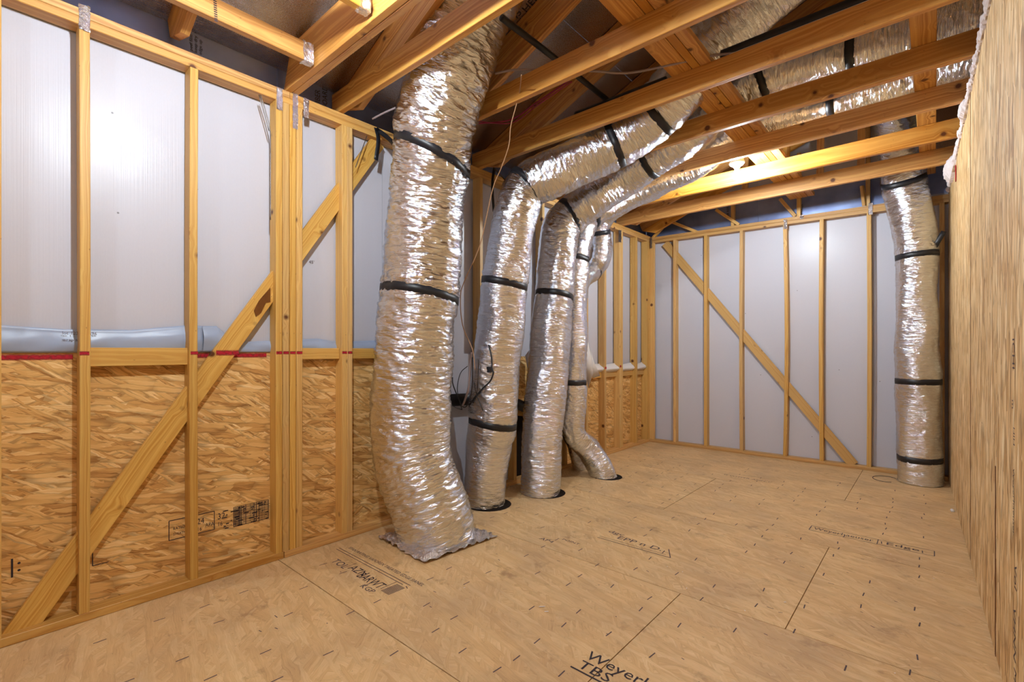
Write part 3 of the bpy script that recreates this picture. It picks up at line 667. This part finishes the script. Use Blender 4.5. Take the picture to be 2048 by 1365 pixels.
# gable end above the back wall: foil band, white sheets above, studs and braces
for i, (a, b) in enumerate([(XS, -1.6), (-1.597, -.4), (-.397, 1.6)]):
    quadbox('gable_panel', [(a, YS + .002, 2.76), (b, YS + .002, 2.76), (b, YS + .002, 3.16), (a, YS + .002, 3.16)], (0, -1, 0), .01, GABLE, wb, uvo=(i * 3, 7))
    quadbox('gable_panel', [(a, YS + .003, 3.162), (b, YS + .003, 3.162), (b, YS + .003, 4.9), (a, YS + .003, 4.9)], (0, -1, 0), .01, SHEET if i < 2 else DECK, wb, uvo=(i * 3, 2))
quadbox('gable_panel', [(XS, YR - .003, 2.76), (1.6, YR - .003, 2.76), (1.6, YR - .003, 4.9), (XS, YR - .003, 4.9)], (0, 1, 0), .01, OSBR, wk)
for px in (1466, 1598, 1736):
    x = ony(px, 420, YB + .05).x
    board('gable_stud', (x, YB + .055, ztop(x) + .079), (x, YB + .055, min(zroof(x) - .26, 4.3)), (0, 1, 0), .06, .038, WOOD, wb)
def gb(q0, q1, ya=YB - .02, yb=YB + .02):
    board('gable_brace', ony(*q0, ya), ony(*q1, yb), (0, 0, 1), .035, .03, WOOD, wb)
gb((1560, 398), (1590, 433)); gb((1432, 420), (1478, 450)); gb((1340, 440), (1306, 476)); gb((1338, 442), (1398, 466)); gb((1724, 372), (1729, 412))
for px_, py_, yy_ in ((1722, 215, 5.53), (1572, 245, 5.53), (1640, 320, 5.53), (1490, 395, 5.53)):
    x_ = ony(px_, py_, yy_).x
    board('truss_web', (x_, yy_, ZT + .002), (x_ + .01, yy_, min(zroof(x_) - .27, 4.2)), (0, 1, 0), .03, .06, WOODJ, ceil)
# printed writing on foil deck
text('FIBER\nBOARD', .05, INK, onx(640, 214, XS - .004) , (0, .0, 1), (0, -1, 0), wl, stretch=.9)
text('peel film\nkeep dry\nedge up', .022, INK, onx(385, 103, XS - .004), (0, .0, 1), (0, -1, 0), wl, stretch=1.2)
text('FTER REFE', .04, INK, ony(1458, 438, YS), (0, 0, 1), (-1, 0, 0), wb, stretch=.9)
text('BARRIER', .04, INK, ony(1606, 432, YS), (0, 0, 1), (-1, 0, 0), wb, stretch=.9)
ra = Vector((1, 0, .41)).normalized()
def roofpt(px, py):
    r = ray(px, py); k = (3.0 + .41 * -XS - CAMZ) / (r.z - .41 * r.x); return O + r * k + Vector((.41, 0, -1)).normalized() * .0015
p = roofpt(1052, 26)
text('HER', .07, INK, p, ra, (0, -1, 0), ceil); text('45', .07, INK, roofpt(1030, 42), ra, (0, -1, 0), ceil)
# ------------------------------------------------------------------ ducts
def duct(name, pts, rad, label, mat, straps=(), seed=0, amp=1.0, foot=True, tail=None, squeeze=None):
    P = [Vector(p[:3]) for p in pts]
    root = empty(name, (P[0].x, P[0].y, max(0, P[0].z)), label=label, category='duct')
    root['group'] = 'foil insulated flexible ducts'
    Q, L = resample(catmull(P, 24), .0075); fr = frames(Q); nu = 150 if rad_mean > .25 else 104
    # arc position of each strap
    sp = []
    for (q, tilt) in straps:
        q = Vector(q); i = min(range(len(Q)), key=lambda j: (Q[j] - q).length); sp.append((i, tilt))
    R = [];
    for i in range(len(Q)):
        s = i / (len(Q) - 1) * L; r = rad if not callable(rad) else rad(i / (len(Q) - 1))
        R.append(r)
    sv_, sf_, uv = [], [], []; RG = []
    for i in range(len(Q)):
        RG.append([])
        t, nn, b = fr[i]; s = i / (len(Q) - 1) * L
        for k in range(nu + 1):
            a = 2 * math.pi * k / nu; ca, sa = math.cos(a), math.sin(a)
            r = R[i]
            lf = noise.noise(Vector((ca * 1.1 + seed, sa * 1.1, s * 3.0)))
            wv_ = s * 26 + 1.6 * noise.noise(Vector((ca * 2 + seed, sa * 2, s * 4)))
            w1 = noise.noise(Vector((ca * 1.7, sa * 1.7 + seed, wv_)))
            w2 = 1 - abs(noise.noise(Vector((ca * 4.5 + seed, sa * 4.5, s * 60)))) * 2
            w3 = 1 - abs(noise.noise(Vector((ca * 1.7 + seed + sa * .5 * s, sa * 1.7, s * 30 + ca * 2.5)))) * 2
            d = .020 * lf + amp * (.0050 * w1 + .0034 * w2 + .0042 * w3)
            pin = 0
            for (j, tilt) in sp:
                dd = (i - j) * L / (len(Q) - 1) - tilt * sa * r
                pin += -.055 * math.exp(-(dd / .022) ** 2) + .018 * math.exp(-((abs(dd) - .06) / .035) ** 2)
                d += .006 * amp * math.exp(-(dd / .07) ** 2) * noise.noise(Vector((ca * 9 + seed, sa * 9, j)))
            r = r * (1 + pin) + d; RG[i].append(r)
            v = Q[i] + (nn * ca + b * sa) * r
            if foot and v.z < .004: v = Vector((v.x, v.y, .004))
            sv_.append(v); uv.append((a * rad_mean, s))
    for i in range(len(Q) - 1):
        for k in range(nu):
            a = i * (nu + 1) + k; sf_.append((a, a + 1, a + nu + 2, a + nu + 1))
    mesh_obj('duct_sleeve', sv_, sf_, mat, root, True, uvs=uv)
    for (j, tilt) in sp:
        t, nn, b = fr[j]; vs, fs = [], []; n2 = 56
        for k in range(n2):
            a = 2 * math.pi * k / n2; ca, sa = math.cos(a), math.sin(a)
            off = t * (tilt * sa * R[j])
            ds = L / (len(Q) - 1); ii = int(round(j + tilt * sa * R[j] / ds)); kk = int(round(k / n2 * nu)) % nu
            rr = sum(max(RG[min(len(Q) - 1, max(0, ii + w_))][(kk + q_) % nu] for w_ in (-2, -1, 0, 1, 2)) for q_ in (-2, -1, 0, 1, 2)) / 5 + .004
            for (dr, dt) in [(-.008, -.027), (.0015, -.026), (.0022, 0), (.0015, .026), (-.008, .027)]:
                vs.append(Q[j] + (nn * ca + b * sa) * (rr + dr) + off + t * dt)
        for k in range(n2):
            k2 = (k + 1) % n2
            for m in range(5):
                m2 = (m + 1) % 5; fs.append((k * 5 + m, k * 5 + m2, k2 * 5 + m2, k2 * 5 + m))
        mesh_obj('strap', vs, fs, BLACK, root, True)
    return root, Q, fr
rad_mean = .2
def V(*a): return Vector(a)
def pz(px, py, Z):
    t = (px - 1024.) / FPX; return Vector((Z * (-sn + t * cs), Z * (cs + t * sn), CAMZ + Z * (HOR - py) / FPX))
# first, big duct
rad_mean = .262
D1 = [V(-2.50, 2.09, -.03), V(-2.515, 2.06, .10), V(-2.575, 2.03, .32), pz(823, 895, 3.24), pz(822, 800, 3.25), pz(829, 700, 3.25), pz(839, 600, 3.24), pz(846, 500, 3.23), pz(853, 400, 3.2), pz(862, 325, 3.13), V(-2.36, 1.955, 2.72), V(-2.24, 1.96, 2.95), V(-2.12, 1.965, 3.22), V(-1.95, 1.97, 3.45)]
r1, Q1, f1 = duct('flexible_duct', D1, lambda f: .240 + .016 * math.sin(f * 5) + .03 * max(0, f - .62) / .38, 'largest crumpled foil duct, nearest the camera, on a square foil flange', FOILB,
     straps=[(pz(839, 590, 3.24), -.12), (pz(862, 312, 3.13), -.42)], seed=1.3, amp=1.8)
# its flange on the floor
n = 60; vs, fs, uv = [], [], []
c4 = [V(-2.80, 1.815, 0), V(-2.24, 1.775, 0), V(-2.205, 2.35, 0), V(-2.78, 2.38, 0)]
for i in range(n + 1):
    for j in range(n + 1):
        a, b = i / n, j / n
        p = c4[0] * (1 - a) * (1 - b) + c4[1] * a * (1 - b) + c4[2] * a * b + c4[3] * (1 - a) * b
        e = max(abs(a - .5), abs(b - .5)) * 2
        jag = noise.noise(V(p.x * 40, p.y * 40, 1)) * .012 * (e > .95)
        z = .004 + .030 * abs(noise.noise(V(p.x * 15, p.y * 15, 5))) + .014 * abs(noise.noise(V(p.x * 45, p.y * 45, 8))) + .03 * max(0, 1 - e * 1.2) + (.006 * abs(noise.noise(V(p.x * 60, p.y * 60, 2))))
        vs.append(V(p.x + jag, p.y + jag, z)); uv.append((p.x, p.y))
for i in range(n):
    for j in range(n):
        a = i * (n + 1) + j; fs.append((a, a + n + 1, a + n + 2, a + 1))
mesh_obj('floor_flange', vs, fs, FOILT, r1, True, uvs=uv, label='square sheet of crumpled foil taped to the floor')
# second duct
rad_mean = .18
D2 = [V(-2.785, 2.80, -.03), V(-2.77, 2.805, .15), V(-2.725, 2.815, .5), pz(985, 850, 3.88), pz(991, 740, 3.84), pz(1004, 620, 3.80), pz(1010, 560, 3.78), pz(1021, 490, 3.74), pz(1033, 420, 3.70), V(-2.36, 2.86, 2.52), V(-2.18, 2.95, 2.60), V(-1.92, 3.14, 2.75), V(-1.66, 3.25, 2.87), V(-1.42, 3.27, 3.02), V(-1.15, 3.26, 3.24), V(-.85, 3.24, 3.42), V(-.55, 3.22, 3.56)]
r2, Q2, f2 = duct('flexible_duct', D2, lambda f: .160 + .02 * min(1, f * 5) + .01 * math.sin(f * 9), 'second foil duct from the camera, its elbow rising right between joists', FOIL,
     straps=[(pz(985, 846, 3.88), -.15), (pz(1010, 568, 3.78), -.1), (V(-2.40, 2.85, 2.50), -.35), (V(-1.80, 3.20, 2.81), 0), (V(-1.50, 3.265, 2.96), 0)], seed=4.1)
# third duct
D3 = [V(-2.62, 3.35, -.03), V(-2.625, 3.37, .15), V(-2.65, 3.42, .55), ony(1097, 740, 3.5), ony(1106, 610, 3.56), ony(1113, 530, 3.58), ony(1122, 460, 3.60), V(-2.50, 3.66, 2.50), V(-2.30, 3.76, 2.65), V(-2.08, 3.86, 2.80), V(-1.80, 3.88, 2.91), V(-1.55, 3.88, 3.0), V(-1.25, 3.92, 3.22), V(-.90, 3.97, 3.33), V(-.5, 4.0, 3.33), V(.1, 4.0, 3.31), V(.5, 4.0, 3.3)]
r3, Q3, f3 = duct('flexible_duct', D3, lambda f: .168 + .012 * math.sin(f * 7) + .02 * max(0, f - .6) / .4, 'third foil duct along the left wall, two dark spots above its waist strap', FOIL,
     straps=[(ony(1107, 592, 3.56), -.12), (V(-2.53, 3.65, 2.47), -.35), (ony(1296, 320, 3.88), 0), (V(-.98, 3.96, 3.32), .1), (V(-.42, 4.0, 3.33), 0)], seed=7.7)
for q in [(1080, 560), (1082, 569), (1078, 600)]:
    pass
# fourth, thin duct with the foot kicked out
rad_mean = .12
D4 = [V(-2.47, 4.20, -.03), V(-2.51, 4.18, .10), V(-2.62, 4.14, .27), onx(1147, 866, -2.70), onx(1147, 800, -2.70), onx(1149, 650, -2.70), onx(1154, 525, -2.70), onx(1164, 470, -2.70), V(-2.64, 4.24, 2.62), V(-2.46, 4.40, 2.76), V(-2.22, 4.49, 2.87), V(-1.90, 4.5, 2.94), V(-1.62, 4.5, 3.0), V(-1.35, 4.52, 3.19), V(-1.0, 4.56, 3.26), V(-.5, 4.58, 3.25), V(.0, 4.6, 3.28), V(.4, 4.6, 3.3)]
r4, Q4, f4 = duct('flexible_duct', D4, lambda f: .118 + .03 * max(0, f - .45), 'slender foil duct bent outwards at its foot, right of the third duct', FOIL,
     straps=[(onx(1148, 765, -2.70), 0), (onx(1154, 522, -2.70), -.1), (V(-2.64, 4.24, 2.62), -.3), (V(-.62, 4.58, 3.25), 0)], seed=9.9, amp=.8)
# fifth duct, looping beside the fourth
D5 = [V(-2.83, 4.33, -.03), onx(1146, 850, -2.84), onx(1150, 650, -2.84), onx(1156, 590, -2.84), onx(1166, 560, -2.83), ony(1184, 542, 4.70), ony(1199, 522, 4.72), ony(1203, 500, 4.72), ony(1200, 478, 4.70), ony(1200, 452, 4.66), ony(1222, 424, 4.64), ony(1262, 401, 4.62), ony(1310, 380, 4.60), V(-1.80, 4.62, 3.05), V(-1.55, 4.64, 3.3)]
duct('flexible_duct', D5, lambda f: .085 + .03 * math.exp(-((f - .62) / .12) ** 2), 'small foil duct looping out beside the slender one under the plate', FOIL,
     straps=[(ony(1199, 466, 4.69), 0), (ony(1182, 546, 4.7), 0)], seed=12.2, amp=.8)
# sixth duct by the right wall
rad_mean = .165
D6 = [V(-.105, 5.985, -.03), V(-.108, 5.97, .12), V(-.115, 5.94, .5), ony(1835, 760, 5.93), ony(1835, 650, 5.93), ony(1834, 560, 5.93), ony(1833, 512, 5.93), ony(1827, 465, 5.93), ony(1817, 400, 5.92), ony(1807, 365, 5.90), V(-.24, 5.85, 3.08), V(-.27, 5.62, 3.38), V(-.29, 5.2, 3.58), V(-.30, 4.8, 3.66)]
r6, Q6, f6 = duct('flexible_duct', D6, lambda f: .160 + .006 * math.sin(f * 11), 'upright foil duct with four black straps in the far right corner', FOIL,
     straps=[(ony(1838, 918, 5.93), -.05), (ony(1835, 763, 5.93), 0), (ony(1833, 511, 5.93), .05), (ony(1807, 362, 5.9), .25), (V(-.29, 5.2, 3.58), 0)], seed=15.5, amp=.8)
# dark cut holes in the floor round the feet
for (x, y, r_) in [(-2.735, 2.82, .185), (-2.585, 3.38, .18), (-2.44, 4.22, .14)]:
    vs = [V(x + r_ * math.cos(a), y + r_ * math.sin(a), .0015) for a in [i * math.pi / 12 for i in range(24)]]
    mesh_obj('duct_hole', vs, [tuple(range(24))], DARK, floor, label='dark cut-out in the floor round a duct foot')
# strap tails
def tail(name, pts, wd, label, par=None, mat=BLACK, up=(0, 1, 0), **kw):
    return ribbon(name, pts, wd, mat, .003, par, up, **kw)
tail('strap_tail', [onx(752, 256, -2.93), onx(757, 280, -2.90), onx(752, 320, -2.9)], .03, '', r1)
tail('strap_tail', [onx(752, 258, -2.93), onx(775, 275, -2.85), onx(790, 292, -2.76)], .03, '', r1, up=(0, 0, 1))
tail('strap_tail', [onx(989, 336, -2.90), onx(985, 370, -2.88), onx(988, 425, -2.86)], .03, '', r2)
tail('strap_tail', [onx(990, 338, -2.90), onx(1003, 352, -2.75), onx(1018, 368, -2.6)], .022, '', r2)
tail('strap_tail', [ony(1863, 505, 5.93), ony(1872, 490, 5.85), ony(1888, 463, 5.85)], .04, '', r6, up=(1, 0, 0))
tail('strap_tail', [ony(1180, 540, 4.75), ony(1181, 560, 4.74)], .06, '', r4)
# ------------------------------------------------------------------ pipes and cables
def cable(name, pts, r, mat, label, cat='cable', **kw):
    return tube(name, pts, r, mat, None, nu=8, step=.02, label=label, category=cat, **kw)
zpz = 3.06
cable('black_pipe', [onz(1003, 35, zpz), onz(1105, 113, zpz), onz(1218, 203, zpz), onz(1300, 270, zpz)], .018, BLACK, 'black pipe running back above the joists, left of the attic boards', 'pipe')
o = cable('black_pipe', [V(-2.0, 2.99, 3.005), V(-1.3, 2.99, 3.005)], .026, BLACK, 'left length of black foam pipe behind the middle joist', 'pipe')
o = cable('black_pipe', [V(-.96, 3.0, 3.025), V(.4, 3.0, 3.03)], .036, BLACK, 'right length of black foam pipe on the middle joist, with a painted white glint at its edge', 'pipe')
cable('painted_glint_strip', [V(-.9, 2.945, 2.986), V(.3, 2.945, 2.986)], .004, CERAM, 'thin white strip painted as a glint along the joist under the black foam pipe', 'strip')  # white line stands in for the glint on the joist's upper edge
zc = 3.0
cable('grey_cable', [onz(990, 147, zc), onz(1045, 139, zc), onz(1180, 142, zc), onz(1255, 146, zc), onz(1340, 130, zc - .03), onz(1420, 112, zc), onz(1500, 103, zc), onz(1560, 90, zc)], .007, GREYC, 'pale grey cable sagging across the top of the attic boards')
cable('grey_cable', [onx(745, 238, -2.80), onx(770, 225, -2.7), onx(800, 212, -2.6)], .006, GREYC, 'short pale grey cable rising from the left plate to the big duct')
cable('magenta_cable', [V(-2.62, 2.55, 2.98), onz(1020, 240, 3.02), onz(1070, 208, 3.05), onz(1140, 160, 3.1)], .006, PINK, 'upper magenta cable slanting behind the joist')
cable('magenta_cable', [V(-2.60, 2.50, 2.98), onz(1022, 246, 3.0), onz(1074, 211, 3.03), onz(1144, 163, 3.08)], .004, PINK, 'thin lower magenta cable slanting behind the joist')
W = [onz(1043, 150, 2.84), ony(1038, 190, 2.30), ony(1022, 250, 2.32), ony(1018, 290, 2.34), ony(1003, 335, 2.36), ony(985, 380, 2.38), ony(960, 490, 2.4), ony(930, 560, 2.4), ony(921, 592, 2.42), ony(925, 650, 2.42), ony(945, 700, 2.42), ony(950, 740, 2.42)]
cable('tan_wire', W, .0035, TAN, 'thin tan wire dangling from the joist between the first two ducts', 'wire')
yk = 2.50
def cab(pts, r, mat, lab, y=yk): cable('loose_wire', [ony(q[0], q[1], y) for q in pts], r, mat, lab, 'wire')
cab([(943, 705), (940, 730), (937, 775), (930, 800), (925, 812)], .008, GREYC, 'short thick grey cable stub hanging between the first two ducts')
cab([(945, 715), (945, 760), (942, 790), (934, 812), (925, 814), (918, 800), (906, 770), (905, 755)], .004, BLACK, 'black wire looping under the grey cable stub')
cab([(935, 733), (922, 745), (916, 765), (915, 785), (920, 806), (924, 820)], .003, BLACK, 'thin black wire bowed like a bracket beside the big duct')
cab([(902, 810), (912, 816), (924, 820)], .003, BLACK, 'short black wire ending low beside the big duct')
cab([(977, 690), (983, 715), (984, 738), (987, 745), (981, 762), (968, 775), (952, 792), (943, 805), (938, 812)], .006, BLACK, 'thick black wire draped across the second duct', 2.60)
cab([(957, 720), (956, 760), (953, 790), (948, 800), (943, 806)], .003, BLACK, 'thin black wire down the left side of the second duct', 2.58)
cab([(948, 765), (953, 790), (962, 812), (966, 822)], .003, BLACK, 'thin black wire crossing low on the second duct', 2.58)
crumple_box('wire_connector', ony(978, 742, 2.60) - V(.012, .01, .012), ony(978, 742, 2.60) + V(.02, .01, .03), .004, BLACK, None, 2, label='small black connector taped on the second duct', category='connector')
# twisted tie wires on the left plate
def tie(pts, x, label):
    cable('tie_wire', [onx(q[0], q[1], x) for q in pts], .003, STEEL, label, 'wire')
tie([(518, 190), (528, 225), (538, 262)], -2.93, 'left strand of twisted tie wire under the plate beside the stud pack')
tie([(521, 190), (531, 222), (540, 260), (541, 300), (541, 440)], -2.93, 'right strand of tie wire running down the stud pack')
tie([(734, 272), (722, 305), (711, 335)], -2.93, 'short twisted tie wire hanging before the diagonal brace')
# foil tape pieces over the stud tops
def tape(y0, z0, z1, wd, x=XL, seed=0, par=None):
    lab = {0: 'wide foil tape over the top of the first full stud', 1: 'left foil tape piece on the stud pack', 2: 'long middle foil tape on the stud pack', 3: 'short right foil tape on the stud pack'}[seed]
    n, m = 10, 18; vs, fs, uv = [], [], []
    for i in range(n + 1):
        for j in range(m + 1):
            y = y0 + wd * i / n; z = z0 + (z1 - z0) * j / m
            e = (i in (0, n)) or (j in (0, m))
            nz = noise.noise(V(y * 90, z * 90, seed * 5)); vs.append(V(x + .003 + .004 * abs(nz), y + (.004 * nz if e else 0), z + (.006 * nz if e else 0))); uv.append((y, z))
    for i in range(n):
        for j in range(m):
            a = i * (m + 1) + j; fs.append((a, a + m + 1, a + m + 2, a + 1))
    return mesh_obj('foil_tape', vs, fs, FOILT, None, False, uvs=uv, label=lab, category='tape')
tape(.340, 2.735, 2.853, .040, seed=0); tape(1.222, 2.70, 2.832, .035, seed=1); tape(1.318, 2.62, 2.836, .032, seed=2); tape(1.385, 2.712, 2.832, .034, seed=3)
def strapm(px, py, h, y=YB, lab=''):
    c = ony(px, py, y - .004)
    crumple_box('metal_strap', c - V(.018, .003, h), c + V(.018, .003, h), .006, FOILT, None, px, label=lab, category='metal strap')
strapm(1571, 449, .055, lab='bright metal strap over the plate at the fourth back wall stud'); strapm(1604, 434, .025, lab='tiny metal clip on the back plate under the gable stud'); strapm(1741, 418, .06, lab='crumpled metal strap at the back plate left of the corner duct')
c = onx(1240, 470, XL + .004); crumple_box('metal_strap', c - V(.003, .03, .09), c + V(.003, .03, .06), .006, STEEL, None, 5, label='dull steel strap at the top of the far double stud on the left wall', category='metal strap')
c = onx(1302, 485, XL + .03); crumple_box('metal_strap', c - V(.01, .01, .08), c + V(.01, .01, .06), .005, STEEL, None, 6, label='dull steel strap in the far left corner under the plate', category='metal strap')
crumple_box('foil_scrap', onz(980, 22, 2.88) - V(.03, .02, .04), onz(980, 22, 2.88) + V(.03, .0, .035), .012, STEEL, None, 6, label='crumpled dark tape scrap on the second joist', category='tape')
bm = bmesh.new(); bmesh.ops.create_icosphere(bm, subdivisions=2, radius=.014)
for v in bm.verts: v.co *= 1 + .3 * noise.noise(v.co * 60)
me = bpy.data.meshes.new('paper_ball'); bm.to_mesh(me); bm.free(); me.materials.append(PAPER)
pb = bpy.data.objects.new('paper_ball', me); p = onz(1908, 1025); pb.location = (p.x - .01, p.y, .011); link(pb, None, label='tiny white paper ball on the floor against the right wall', category='paper')
